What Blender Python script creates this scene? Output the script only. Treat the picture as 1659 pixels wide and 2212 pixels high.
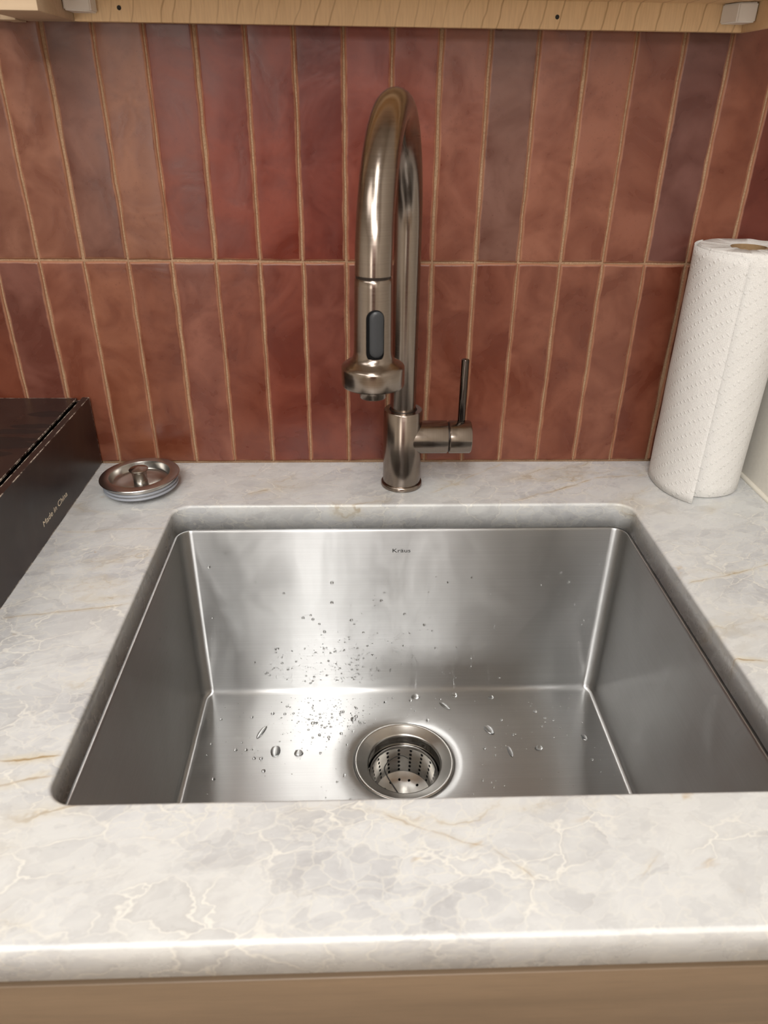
import bpy, bmesh, math, random
from mathutils import Vector, Matrix, noise

# ------------------------------------------------------------------ scene, camera, light
sc = bpy.context.scene
for o in list(bpy.data.objects):
    bpy.data.objects.remove(o)
COL = sc.collection
PI = math.pi

# coordinates: x right along the tiled wall, y = 0 at the tile faces (camera on -y), z = 0 on the worktop
def make_camera():
    pitch, yaw, roll = math.radians(29.338), math.radians(-2.323), math.radians(0.785)
    right = Vector((math.cos(yaw), math.sin(yaw), 0))
    f0 = Vector((-math.sin(yaw), math.cos(yaw), 0)); up0 = Vector((0, 0, 1))
    fwd = f0 * math.cos(pitch) - up0 * math.sin(pitch)
    up = up0 * math.cos(pitch) + f0 * math.sin(pitch)
    r2 = right * math.cos(roll) + up * math.sin(roll)
    u2 = -right * math.sin(roll) + up * math.cos(roll)
    m = Matrix((r2, u2, -fwd)).transposed().to_4x4()
    m.translation = Vector((0.37265, -0.90687, 0.43026))
    cd = bpy.data.cameras.new('camera'); cd.sensor_fit = 'VERTICAL'
    cd.sensor_height = 36.0; cd.sensor_width = 27.0
    cd.lens = 1580.33 / 2212 * 36.0
    cd.clip_start = 0.02; cd.clip_end = 30
    cd.dof.use_dof = True; cd.dof.focus_distance = 0.86; cd.dof.aperture_fstop = 9.0
    co = bpy.data.objects.new('camera', cd); co.matrix_world = m
    COL.objects.link(co); sc.camera = co
make_camera()

w = bpy.data.worlds.new('world'); sc.world = w; w.use_nodes = True
w.node_tree.nodes['Background'].inputs[0].default_value = (1.0, 0.93, 0.84, 1)
w.node_tree.nodes['Background'].inputs[1].default_value = 0.10

def area(name, loc, target, sx, sy, power, color=(1.0, 0.985, 0.96)):
    ld = bpy.data.lights.new(name, 'AREA'); ld.shape = 'RECTANGLE'; ld.size = sx; ld.size_y = sy
    ld.energy = power; ld.color = color
    lo = bpy.data.objects.new(name, ld); lo.location = loc
    d = Vector(target) - Vector(loc)
    lo.rotation_euler = d.to_track_quat('-Z', 'Y').to_euler()
    COL.objects.link(lo)
    return lo
# recessed ceiling fittings of the room (ceiling at z = 1.52)
area('ceiling_lamp_wide', (0.17, -2.35, 1.505), (0.17, -2.35, 0), 0.36, 1.70, 27)
area('ceiling_lamp_narrow', (-0.30, -2.35, 1.505), (-0.30, -2.35, 0), 0.14, 1.70, 11)
area('ceiling_strip', (0.22, -1.05, 1.505), (0.22, -1.05, 0), 0.07, 0.60, 2.2)
area('ceiling_strip_2', (0.36, -1.05, 1.505), (0.36, -1.05, 0), 0.07, 0.60, 2.2)
area('ceiling_lamp_left', (-0.75, -1.25, 1.505), (-0.75, -1.25, 0), 0.8, 0.8, 6)
area('ceiling_lamp_far', (0.6, -3.3, 1.505), (0.6, -3.3, 0), 0.9, 0.5, 46)
area('window_daylight', (-0.62, -3.97, 0.27), (-0.62, 0, 0.27), 0.34, 1.10, 7, (1.0, 0.95, 0.88))
sc.cycles.max_bounces = 7; sc.cycles.diffuse_bounces = 3; sc.cycles.glossy_bounces = 4; sc.cycles.transmission_bounces = 5
sc.cycles.use_adaptive_sampling = True; sc.cycles.adaptive_threshold = 0.04; sc.cycles.adaptive_min_samples = 16
sc.cycles.caustics_refractive = False; sc.cycles.caustics_reflective = False

sc.view_settings.view_transform = 'Standard'
sc.view_settings.look = 'None'
sc.view_settings.gamma = 1.0
sc.view_settings.use_curve_mapping = False
sc.view_settings.exposure = 0.47

# ------------------------------------------------------------------ helpers
def link(o): COL.objects.link(o); return o
def thing(name, label, cat, loc=(0, 0, 0), group=None):
    o = link(bpy.data.objects.new(name, None)); o.location = loc; o.empty_display_size = 0.02
    o['label'] = label; o['category'] = cat
    if group: o['group'] = group
    return o
def tag(o, label, cat, group=None):
    o['label'] = label; o['category'] = cat
    if group: o['group'] = group
    return o
def obj(name, bm, mat, parent=None, smooth=False, loc=None):
    me = bpy.data.meshes.new(name)
    bmesh.ops.recalc_face_normals(bm, faces=bm.faces)
    if smooth is True:
        for f in bm.faces: f.smooth = True
    bm.to_mesh(me); bm.free()
    me.materials.append(mat)
    o = link(bpy.data.objects.new(name, me))
    if parent is not None:
        o.parent = parent
    if loc is not None: o.location = loc
    return o
def struct(name, bm, mat, smooth=False):
    o = obj(name, bm, mat, None, smooth); o['kind'] = 'structure'; return o
def auto_smooth(o, deg=35):
    me = o.data
    for p in me.polygons: p.use_smooth = True
    me.set_sharp_from_angle(angle=math.radians(deg))
    return o
def box(bm, x0, x1, y0, y1, z0, z1, bev=0.0, seg=2):
    vs = [bm.verts.new((x, y, z)) for x in (x0, x1) for y in (y0, y1) for z in (z0, z1)]
    q = [(0, 1, 3, 2), (4, 6, 7, 5), (0, 4, 5, 1), (2, 3, 7, 6), (0, 2, 6, 4), (1, 5, 7, 3)]
    fs = [bm.faces.new([vs[i] for i in f]) for f in q]
    if bev > 0:
        es = list({e for f in fs for e in f.edges})
        bmesh.ops.bevel(bm, geom=es, offset=bev, segments=seg, affect='EDGES', profile=0.5)
def boxobj(name, b, mat, parent=None, bev=0.0, origin=None, seg=2):
    bm = bmesh.new(); ox, oy, oz = origin or (0, 0, 0)
    box(bm, b[0] - ox, b[1] - ox, b[2] - oy, b[3] - oy, b[4] - oz, b[5] - oz, bev, seg)
    o = obj(name, bm, mat, parent)
    if bev > 0: auto_smooth(o, 50)
    return o
def rings(bm, rs, close=True, cap0=False, cap1=False):
    """rs: list of lists of points; bridge consecutive rings"""
    R = [[bm.verts.new(p) for p in r] for r in rs]
    n = len(R[0])
    for a, b in zip(R[:-1], R[1:]):
        for i in range(n if close else n - 1):
            j = (i + 1) % n
            bm.faces.new((a[i], a[j], b[j], b[i]))
    if cap0: bm.faces.new(R[0][::-1])
    if cap1: bm.faces.new(R[-1])
    return R
def lathe(bm, prof, n=48, c=(0, 0, 0), cap0=False, cap1=False, axis='Z'):
    rs = []
    for r, h in prof:
        ring = []
        for i in range(n):
            a = 2 * PI * i / n
            if axis == 'Z': p = (c[0] + r * math.cos(a), c[1] + r * math.sin(a), c[2] + h)
            else: p = (c[0] + h, c[1] + r * math.cos(a), c[2] + r * math.sin(a))
            ring.append(p)
        rs.append(ring)
    return rings(bm, rs, True, cap0, cap1)
def tube(bm, pts, rad, n=24, caps=True):
    pts = [Vector(p) for p in pts]
    if not isinstance(rad, (list, tuple)): rad = [rad] * len(pts)
    ref = None; rs = []
    for i, p in enumerate(pts):
        t = (pts[min(i + 1, len(pts) - 1)] - pts[max(i - 1, 0)]).normalized()
        if ref is None:
            ref = t.orthogonal().normalized()
        ref = (ref - t * ref.dot(t)).normalized()
        b = t.cross(ref)
        rs.append([p + (ref * math.cos(2 * PI * k / n) + b * math.sin(2 * PI * k / n)) * rad[i] for k in range(n)])
    return rings(bm, rs, True, caps, caps)
def rrect(x0, x1, y0, y1, r, z, k=8, m=0):
    pts = []
    for cx, cy, a0 in ((x1 - r, y1 - r, 0), (x0 + r, y1 - r, 90), (x0 + r, y0 + r, 180), (x1 - r, y0 + r, 270)):
        for i in range(k + 1):
            a = math.radians(a0 + 90 * i / k)
            pts.append((cx + r * math.cos(a), cy + r * math.sin(a), z))
    if m:                                   # extra points along the straight sides
        out = []; q = k + 1
        for s in range(4):
            out += pts[s * q:(s + 1) * q]
            p, n = Vector(pts[s * q + k]), Vector(pts[((s + 1) * q) % len(pts)])
            out += [tuple(p.lerp(n, i / (m + 1))) for i in range(1, m + 1)]
        pts = out
    return pts

# ------------------------------------------------------------------ materials
def lin(c):
    f = lambda v: v / 12.92 if v <= 0.04045 else ((v + 0.055) / 1.055) ** 2.4
    return tuple(f(v / 255.0) for v in c) + (1.0,)
class NT:
    def __init__(s, name):
        s.m = bpy.data.materials.new(name); s.m.use_nodes = True; s.t = s.m.node_tree
        s.b = s.t.nodes['Principled BSDF']
    def n(s, typ, ins=None, **kw):
        nd = s.t.nodes.new('ShaderNode' + typ)
        for k, v in kw.items(): setattr(nd, k, v)
        for k, v in (ins or {}).items():
            s.put(nd.inputs[k], v)
        return nd
    def put(s, sock, v):
        if isinstance(v, bpy.types.NodeSocket): s.t.links.new(v, sock)
        elif isinstance(v, bpy.types.Node): s.t.links.new(v.outputs[0], sock)
        else: sock.default_value = v
    def bs(s, **kw):
        for k, v in kw.items(): s.put(s.b.inputs[k.replace('_', ' ')], v)
    def math(s, op, a, b=0.0, c=0.0, clamp=False):
        nd = s.n('Math', operation=op, use_clamp=clamp)
        s.put(nd.inputs[0], a); s.put(nd.inputs[1], b); s.put(nd.inputs[2], c); return nd.outputs[0]
    def vm(s, op, a, b=(0, 0, 0)):
        nd = s.n('VectorMath', operation=op); s.put(nd.inputs[0], a); s.put(nd.inputs[1], b); return nd.outputs[0]
    def mix(s, f, a, b, bt='MIX'):
        nd = s.n('Mix', data_type='RGBA', blend_type=bt)
        s.put(nd.inputs[0], f); s.put(nd.inputs[6], a); s.put(nd.inputs[7], b); return nd.outputs[2]
    def ramp(s, f, stops, interp='LINEAR'):
        nd = s.n('ValToRGB'); cr = nd.color_ramp; cr.interpolation = interp
        while len(cr.elements) < len(stops): cr.elements.new(0.5)
        for e, (p, c) in zip(cr.elements, stops):
            e.position = p; e.color = c if len(c) == 4 else tuple(c) + (1,)
        s.put(nd.inputs[0], f); return nd.outputs[0]
    def noise(s, vec, scale, detail=4, rough=0.55, dist=0.0):
        nd = s.n('TexNoise', {'Scale': scale, 'Detail': detail, 'Roughness': rough, 'Distortion': dist})
        if vec is not None: s.put(nd.inputs['Vector'], vec)
        return nd
    def mapr(s, v, a, b, c=0.0, d=1.0, smooth=False):
        nd = s.n('MapRange', interpolation_type='SMOOTHSTEP' if smooth else 'LINEAR')
        for i, x in enumerate((v, a, b, c, d)): s.put(nd.inputs[i], x)
        return nd.outputs[0]
    def mapping(s, vec, scale=(1, 1, 1), rot=(0, 0, 0), loc=(0, 0, 0)):
        return s.n('Mapping', {'Vector': vec, 'Scale': scale, 'Rotation': rot, 'Location': loc}).outputs[0]
    def bump(s, h, strength=0.3, dist=0.001, nrm=None):
        nd = s.n('Bump', {'Height': h, 'Strength': strength, 'Distance': dist})
        if nrm is not None: s.put(nd.inputs['Normal'], nrm)
        return nd.outputs[0]
    def obj(s): return s.n('TexCoord').outputs['Object']
    def geo(s): return s.n('NewGeometry')
    def pos(s): return s.n('NewGeometry').outputs['Position']

def simple(name, col, rough=0.5, metal=0.0, **kw):
    t = NT(name); t.bs(Base_Color=col, Roughness=rough, Metallic=metal)
    for k, v in kw.items(): t.b.inputs[k.replace('_', ' ')].default_value = v
    return t.m

def m_tile():
    t = NT('glazed_terracotta'); oi = t.n('ObjectInfo'); base = oi.outputs['Color']; p = t.pos()
    off = t.n('CombineXYZ', {'X': t.math('MULTIPLY', oi.outputs['Random'], 37.0), 'Y': t.math('MULTIPLY', oi.outputs['Random'], 11.0)}).outputs[0]
    q = t.vm('ADD', p, off)
    n1 = t.noise(q, 17, 3, 0.6, 0.6); n2 = t.noise(q, 60, 5, 0.65); n3 = t.noise(q, 420, 2, 0.6)
    v = t.mapr(n1, 0.30, 0.70, 0.0, 1.0, True)
    c = t.mix(v, t.mix(1.0, base, (0.76, 0.64, 0.60, 1), 'MULTIPLY'), t.mix(1.0, base, (1.20, 1.28, 1.28, 1), 'MULTIPLY'))
    c = t.mix(t.mapr(n2, 0.54, 0.76, 0.0, 0.40), c, t.mix(1.0, base, (0.55, 0.36, 0.28, 1), 'MULTIPLY'))
    # fine dark specks in the glaze
    c = t.mix(t.mapr(n3, 0.66, 0.74, 0.0, 0.4), c, lin((70, 22, 12)))
    # the glaze is thin along the tile edge and lets the pale clay through
    uv = t.n('UVMap').outputs[0]; sx = t.n('SeparateXYZ', {0: uv})
    d = t.math('MINIMUM', sx.outputs[0], sx.outputs[1])
    d = t.math('ADD', d, t.math('MULTIPLY', t.math('SUBTRACT', t.noise(q, 70, 3).outputs[0], 0.5), 0.0026))
    e = t.mapr(d, 0.0004, 0.0030, 1.0, 0.0, True)
    c = t.mix(t.math('MULTIPLY', e, 0.70), c, lin((172, 122, 92)))
    t.bs(Base_Color=c)
    t.bs(Roughness=t.math('MAXIMUM', t.mapr(n1, 0.3, 0.75, 0.24, 0.40), t.mapr(d, 0.0012, 0.0030, 0.62, 0.2)))
    b = t.bump(n1.outputs[0], 0.26, 0.0022)
    b = t.bump(t.noise(q, 48, 2).outputs[0], 0.16, 0.0008, b)
    b = t.bump(n3.outputs[0], 0.08, 0.0002, b)
    t.bs(Normal=b); t.b.inputs['Specular IOR Level'].default_value = 0.45
    return t.m
def m_grout():
    t = NT('sandy_grout'); n = t.noise(t.pos(), 500, 3); n2 = t.noise(t.pos(), 25, 2)
    c = t.mix(t.mapr(n, 0.3, 0.7), lin((138, 108, 82)), lin((176, 144, 114)))
    c = t.mix(t.mapr(n2, 0.35, 0.7, 0, 0.4), c, lin((122, 90, 66)))
    t.bs(Base_Color=c, Roughness=0.9, Normal=t.bump(n.outputs[0], 0.5, 0.0006)); return t.m
def m_stone():
    t = NT('veined_quartzite'); p = t.pos()
    pr = t.mapping(p, (1, 1, 1), (0, 0, math.radians(-14)))
    st = t.vm('MULTIPLY', pr, (0.85, 1.30, 1.2))                 # fragments drawn out along the slab
    warp = t.noise(st, 6, 3, 0.6); warp2 = t.noise(st, 34, 3, 0.65)
    wv = t.vm('SUBTRACT', warp.outputs['Color'], (0.5, 0.5, 0.5)); wv2 = t.vm('SUBTRACT', warp2.outputs['Color'], (0.5, 0.5, 0.5))
    q = t.vm('ADD', st, t.vm('ADD', t.vm('MULTIPLY', wv, (0.065, 0.065, 0.065)), t.vm('MULTIPLY', wv2, (0.026, 0.026, 0.026))))
    # crystal fragments: each its own pale grey, cream seams between them
    v1 = t.n('TexVoronoi', {'Vector': q, 'Scale': 27.0}, feature='F1')
    e1 = t.n('TexVoronoi', {'Vector': q, 'Scale': 27.0}, feature='DISTANCE_TO_EDGE').outputs['Distance']
    q2 = t.vm('ADD', q, (3.1, 1.7, 0.4))
    v2 = t.n('TexVoronoi', {'Vector': q2, 'Scale': 66.0}, feature='F1')
    e2 = t.n('TexVoronoi', {'Vector': q2, 'Scale': 66.0}, feature='DISTANCE_TO_EDGE').outputs['Distance']
    cell = t.n('SeparateXYZ', {0: v1.outputs['Color']}); cell2 = t.n('SeparateXYZ', {0: v2.outputs['Color']}).outputs[0]
    soft = t.noise(q, 26, 4, 0.65).outputs[0]
    cloud = t.noise(pr, 5.5, 2, 0.55).outputs[0]
    f = t.math('ADD', t.math('MULTIPLY', cell.outputs[0], 0.24), t.math('ADD', t.math('MULTIPLY', cell2, 0.16), t.math('MULTIPLY', soft, 0.78)))
    c = t.ramp(f, [(0.26, lin((178, 176, 175))), (0.48, lin((198, 197, 195))), (0.70, lin((216, 215, 211))), (0.95, lin((196, 195, 196)))])
    c = t.mix(t.mapr(cloud, 0.38, 0.66, 0.0, 0.40), c, lin((218, 215, 206)))
    fade = t.mapr(t.noise(st, 13, 2, 0.6).outputs[0], 0.40, 0.60, 0.04, 1.0, True)
    w2s = t.n('SeparateXYZ', {0: warp2.outputs['Color']}); wd = t.mapr(w2s.outputs[0], 0.3, 0.72, 0.008, 0.060)
    # grey shade along one side of a seam, then the pale seam itself
    g1 = t.math('MULTIPLY', t.mapr(e1, 0.0, 0.14, 0.20, 0.0, True), fade)
    c = t.mix(g1, c, lin((168, 162, 156)))
    s1 = t.math('MULTIPLY', t.math('MULTIPLY', t.mapr(t.math('DIVIDE', e1, wd), 0.0, 1.0, 1.0, 0.0, True), fade), 0.78)
    c = t.mix(s1, c, lin((236, 232, 221)))
    s2 = t.math('MULTIPLY', t.mapr(e2, 0.0, 0.070, 0.42, 0.0, True), t.mapr(cloud, 0.62, 0.42))
    c = t.mix(s2, c, lin((230, 225, 212)))
    # hair-fine pale crystal needles
    needle = t.noise(t.vm('MULTIPLY', q, (70, 240, 180)), 1.0, 1).outputs[0]
    c = t.mix(t.mapr(needle, 0.62, 0.75, 0.0, 0.16), c, lin((238, 234, 224)))
    # golden veins running roughly along x
    vx = t.vm('ADD', t.vm('MULTIPLY', pr, (1.5, 7.0, 5.0)), t.vm('ADD', t.vm('MULTIPLY', wv, (0.9, 0.9, 0.9)), t.vm('MULTIPLY', wv2, (0.20, 0.20, 0.20))))
    gn = t.noise(vx, 1.0, 1, 0.5).outputs[0]
    ridge = t.math('ABSOLUTE', t.math('SUBTRACT', gn, 0.5))
    gm = t.mapr(t.n('SeparateXYZ', {0: warp.outputs['Color']}).outputs[1], 0.46, 0.66, 0.0, 0.7, True)
    gw = t.mapr(w2s.outputs[1], 0.3, 0.75, 0.002, 0.013)
    gl = t.math('MULTIPLY', t.mapr(t.math('DIVIDE', ridge, gw), 0.0, 1.0, 1.0, 0.0, True), gm)
    c = t.mix(t.math('MULTIPLY', t.mapr(ridge, 0.0, 0.045, 0.38, 0.0, True), gm), c, lin((206, 190, 154)))
    c = t.mix(t.math('MULTIPLY', gl, t.mapr(soft, 0.4, 0.62, 0.12, 0.75)), c, lin((160, 134, 90)))
    # the slab's distinct brown-gold veins (world x, y of their ends, half width, strength)
    px_ = t.vm('ADD', p, t.vm('ADD', t.vm('MULTIPLY', wv, (0.030, 0.030, 0)), t.vm('MULTIPLY', wv2, (0.010, 0.010, 0))))
    sp = t.n('SeparateXYZ', {0: px_}); brk = t.mapr(w2s.outputs[2], 0.36, 0.60, 0.25, 1.0)
    vm_, halo = None, None
    for x0, y0, x1, y1, hw, st_ in ((0.0344, -0.1813, 0.1592, -0.1758, 0.0009, 0.6), (0.0339, -0.3417, 0.1513, -0.3196, 0.0011, 0.6), (0.060, -0.521, 0.1510, -0.5109, 0.0016, 1.0),
            (0.060, -0.545, 0.1510, -0.5282, 0.0019, 1.0), (0.7104, -0.2934, 0.8300, -0.2600, 0.0010, 0.8), (0.5627, -0.1159, 0.6820, -0.0533, 0.0012, 0.8), (0.6820, -0.0533, 0.7587, -0.0430, 0.0012, 0.8),
            (0.7029, -0.4123, 0.7607, -0.4275, 0.0016, 0.9), (0.3863, -0.5658, 0.4606, -0.5959, 0.0013, 0.45), (0.4606, -0.5959, 0.4848, -0.6197, 0.0012, 0.4), (0.5700, -0.5986, 0.5498, -0.6213, 0.0013, 0.4),
            (0.4640, -0.0939, 0.5735, -0.0070, 0.0008, 0.5), (0.2347, -0.0926, 0.2664, -0.0804, 0.0020, 1.0)):
        ln = math.hypot(x1 - x0, y1 - y0); ux, uy = (x1 - x0) / ln, (y1 - y0) / ln
        dx = t.math('SUBTRACT', sp.outputs[0], x0); dy = t.math('SUBTRACT', sp.outputs[1], y0)
        al = t.math('ADD', t.math('MULTIPLY', dx, ux), t.math('MULTIPLY', dy, uy))
        ac = t.math('ABSOLUTE', t.math('SUBTRACT', t.math('MULTIPLY', dx, uy), t.math('MULTIPLY', dy, ux)))
        inside = t.math('MULTIPLY', t.mapr(al, 0.0, 0.008, 0, 1), t.mapr(al, ln - 0.008, ln, 1, 0))
        v_ = t.math('MULTIPLY', t.math('MULTIPLY', t.mapr(ac, 0.0, hw, 1.0, 0.0, True), inside), st_)
        h_ = t.math('MULTIPLY', t.math('MULTIPLY', t.mapr(ac, 0.0, hw * 5, 1.0, 0.0, True), inside), st_)
        vm_ = v_ if vm_ is None else t.math('MAXIMUM', vm_, v_); halo = h_ if halo is None else t.math('MAXIMUM', halo, h_)
    c = t.mix(t.math('MULTIPLY', t.math('MULTIPLY', halo, brk), 0.45), c, lin((214, 196, 156)))
    c = t.mix(t.math('MULTIPLY', t.math('MULTIPLY', vm_, brk), 0.85), c, lin((156, 124, 74)))
    # rusty flecks
    fl = t.noise(q, 60, 1, 0.5).outputs[0]
    c = t.mix(t.math('MULTIPLY', t.mapr(fl, 0.70, 0.80, 0.0, 0.5), t.mapr(warp, 0.5, 0.6)), c, lin((176, 140, 78)))
    c = t.mix(1.0, c, (0.965, 0.985, 1.02, 1), 'MULTIPLY')
    t.bs(Base_Color=c, Roughness=t.mapr(soft, 0.3, 0.7, 0.22, 0.34))
    t.b.inputs['Specular IOR Level'].default_value = 0.45
    return t.m
def m_steel(name, brushed=True, col=(0.545, 0.545, 0.54, 1), rough=0.335, aniso=1.0):
    t = NT(name); g = t.geo(); p = g.outputs['Position']; nz = t.n('SeparateXYZ', {0: g.outputs['Normal']})
    anz = t.math('ABSOLUTE', nz.outputs[2]); anx = t.math('ABSOLUTE', nz.outputs[0])
    # brush lines run along x on back wall and floor, along y on the side walls
    lx = t.noise(t.vm('MULTIPLY', p, (6, 900, 900)), 1.0, 3, 0.6).outputs[0]
    ly = t.noise(t.vm('MULTIPLY', p, (900, 6, 900)), 1.0, 3, 0.6).outputs[0]
    sel = t.mapr(anx, 0.6, 0.8)
    line = t.n('Mix', {0: sel, 2: lx, 3: ly}, data_type='FLOAT').outputs[0]
    smear = t.noise(t.vm('MULTIPLY', p, (9, 9, 5)), 1.0, 3, 0.65, 1.2).outputs[0]
    wet = t.noise(t.vm('MULTIPLY', p, (40, 12, 4)), 1.0, 3, 0.6).outputs[0]
    c = t.mix(t.mapr(line, 0.35, 0.65), (col[0] * 0.97, col[1] * 0.97, col[2] * 0.97, 1), (col[0] * 1.03, col[1] * 1.03, col[2] * 1.03, 1))
    r = t.math('ADD', t.mapr(smear, 0.35, 0.70, rough - 0.03, rough + 0.05), t.mapr(wet, 0.4, 0.7, -0.01, 0.02))
    t.bs(Base_Color=c, Metallic=1.0, Roughness=r, Anisotropic=aniso)
    tan = t.n('Mix', data_type='VECTOR'); t.put(tan.inputs[0], t.mapr(anz, 0.5, 0.75))
    tan.inputs[4].default_value = (0, 0, 1); tan.inputs[5].default_value = (0, 1, 0)
    t.put(t.b.inputs['Tangent'], tan.outputs[1])
    return t.m
def m_bronze(name, tangent_axis='Z', rough=0.23):
    t = NT(name); p = t.obj()
    sc_ = (8, 8, 1400) if tangent_axis == 'Z' else (1400, 8, 8)
    l = t.noise(t.vm('MULTIPLY', p, sc_), 1.0, 3, 0.6).outputs[0]
    c = t.mix(t.mapr(l, 0.3, 0.7), (0.265, 0.222, 0.188, 1), (0.31, 0.262, 0.225, 1))
    t.bs(Base_Color=c, Metallic=1.0, Roughness=t.mapr(l, 0.3, 0.7, rough - 0.05, rough + 0.03), Anisotropic=0.0)
    t.bs(Normal=t.bump(l, 0.025, 0.0002))
    return t.m
def m_wood(name, c0, c1, along='X', rough=0.5, ring=1.0):
    t = NT(name); p = t.pos()
    a = {'X': (3, 40, 40), 'Z': (40, 40, 3)}[along]
    n = t.noise(t.vm('MULTIPLY', p, a), 1.0, 4, 0.6, 0.4).outputs[0]
    f = t.noise(t.vm('MULTIPLY', p, tuple(v * 9 for v in a)), 1.0, 3, 0.6).outputs[0]
    c = t.mix(t.mapr(n, 0.3, 0.7), c0, c1)
    c = t.mix(t.mapr(f, 0.45, 0.75, 0, 0.25), c, tuple(v * 0.75 for v in c0[:3]) + (1,))
    t.bs(Base_Color=c, Roughness=rough, Normal=t.bump(f, 0.08, 0.0004)); return t.m
def m_maple():
    # pale plywood rail: vertical cathedral lines leaning across the grain, uneven spacing
    t = NT('maple_plywood'); p = t.pos()
    q = t.vm('ADD', t.mapping(p, (1, 1, 1), (0, math.radians(-14), 0)), t.vm('MULTIPLY', t.noise(p, 9, 3).outputs['Color'], (0.03, 0.0, 0.0)))
    x = t.n('SeparateXYZ', {0: q}).outputs[0]
    vo = t.n('TexVoronoi', {'W': t.math('MULTIPLY', x, 52.0), 'Scale': 1.0, 'Randomness': 1.0}, voronoi_dimensions='1D', feature='DISTANCE_TO_EDGE').outputs['Distance']
    line = t.math('MULTIPLY', t.mapr(vo, 0.0, 0.07, 1.0, 0.0, True), t.mapr(t.noise(p, 7, 2).outputs[0], 0.38, 0.6, 0.15, 1.0))
    s = t.noise(p, 5, 3).outputs[0]; fine = t.noise(t.vm('MULTIPLY', p, (500, 500, 40)), 1.0, 3).outputs[0]
    c = t.mix(t.mapr(s, 0.3, 0.7), lin((236, 200, 152)), lin((244, 212, 168)))
    c = t.mix(t.mapr(fine, 0.4, 0.7, 0, 0.18), c, lin((178, 136, 90)))
    c = t.mix(t.math('MULTIPLY', line, 0.55), c, lin((158, 110, 62)))
    t.bs(Base_Color=c, Roughness=0.55); return t.m
def m_paint(name, col, rough=0.7, amp=0.03):
    t = NT(name); n = t.noise(t.pos(), 180, 3).outputs[0]
    c = t.mix(t.mapr(n, 0.3, 0.7), tuple(v * (1 - amp) for v in col[:3]) + (1,), tuple(min(1, v * (1 + amp)) for v in col[:3]) + (1,))
    t.bs(Base_Color=c, Roughness=rough, Normal=t.bump(n, 0.06, 0.0005)); return t.m
def m_water():
    t = NT('clear_water'); t.bs(Base_Color=(1, 1, 1, 1), Roughness=0.0, IOR=1.333)
    t.b.inputs['Transmission Weight'].default_value = 1.0
    return t.m
def m_paper():
    t = NT('embossed_paper'); uv = t.n('UVMap').outputs[0]
    q = t.mapping(uv, (1, 1, 1), (0, 0, math.radians(-40)))
    s = t.n('SeparateXYZ', {0: q})
    a = t.math('SINE', t.math('MULTIPLY', s.outputs[0], 2 * PI / 0.0056)); b = t.math('SINE', t.math('MULTIPLY', s.outputs[1], 2 * PI / 0.0125))
    dots = t.math('MULTIPLY', t.mapr(a, 0.1, 0.9, 0, 1, True), t.mapr(b, 0.45, 1.0, 0, 1, True))
    p = t.pos(); fib = t.noise(p, 900, 3, 0.7).outputs[0]; wv = t.noise(p, 30, 2).outputs[0]
    weave = t.math('ADD', t.math('SINE', t.math('MULTIPLY', t.n('SeparateXYZ', {0: uv}).outputs[0], 2 * PI / 0.0017)), t.math('SINE', t.math('MULTIPLY', t.n('SeparateXYZ', {0: uv}).outputs[1], 2 * PI / 0.0017)))
    h = t.math('ADD', t.math('MULTIPLY', dots, 1.0), t.math('ADD', t.math('MULTIPLY', fib, 0.35), t.math('MULTIPLY', weave, 0.10)))
    c = t.mix(t.mapr(fib, 0.3, 0.7), lin((214, 211, 207)), lin((228, 226, 222)))
    t.bs(Base_Color=c, Roughness=0.95, Normal=t.bump(wv, 0.25, 0.004, t.bump(h, 0.5, 0.0009)))
    t.b.inputs['Specular IOR Level'].default_value = 0.15
    return t.m
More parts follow.
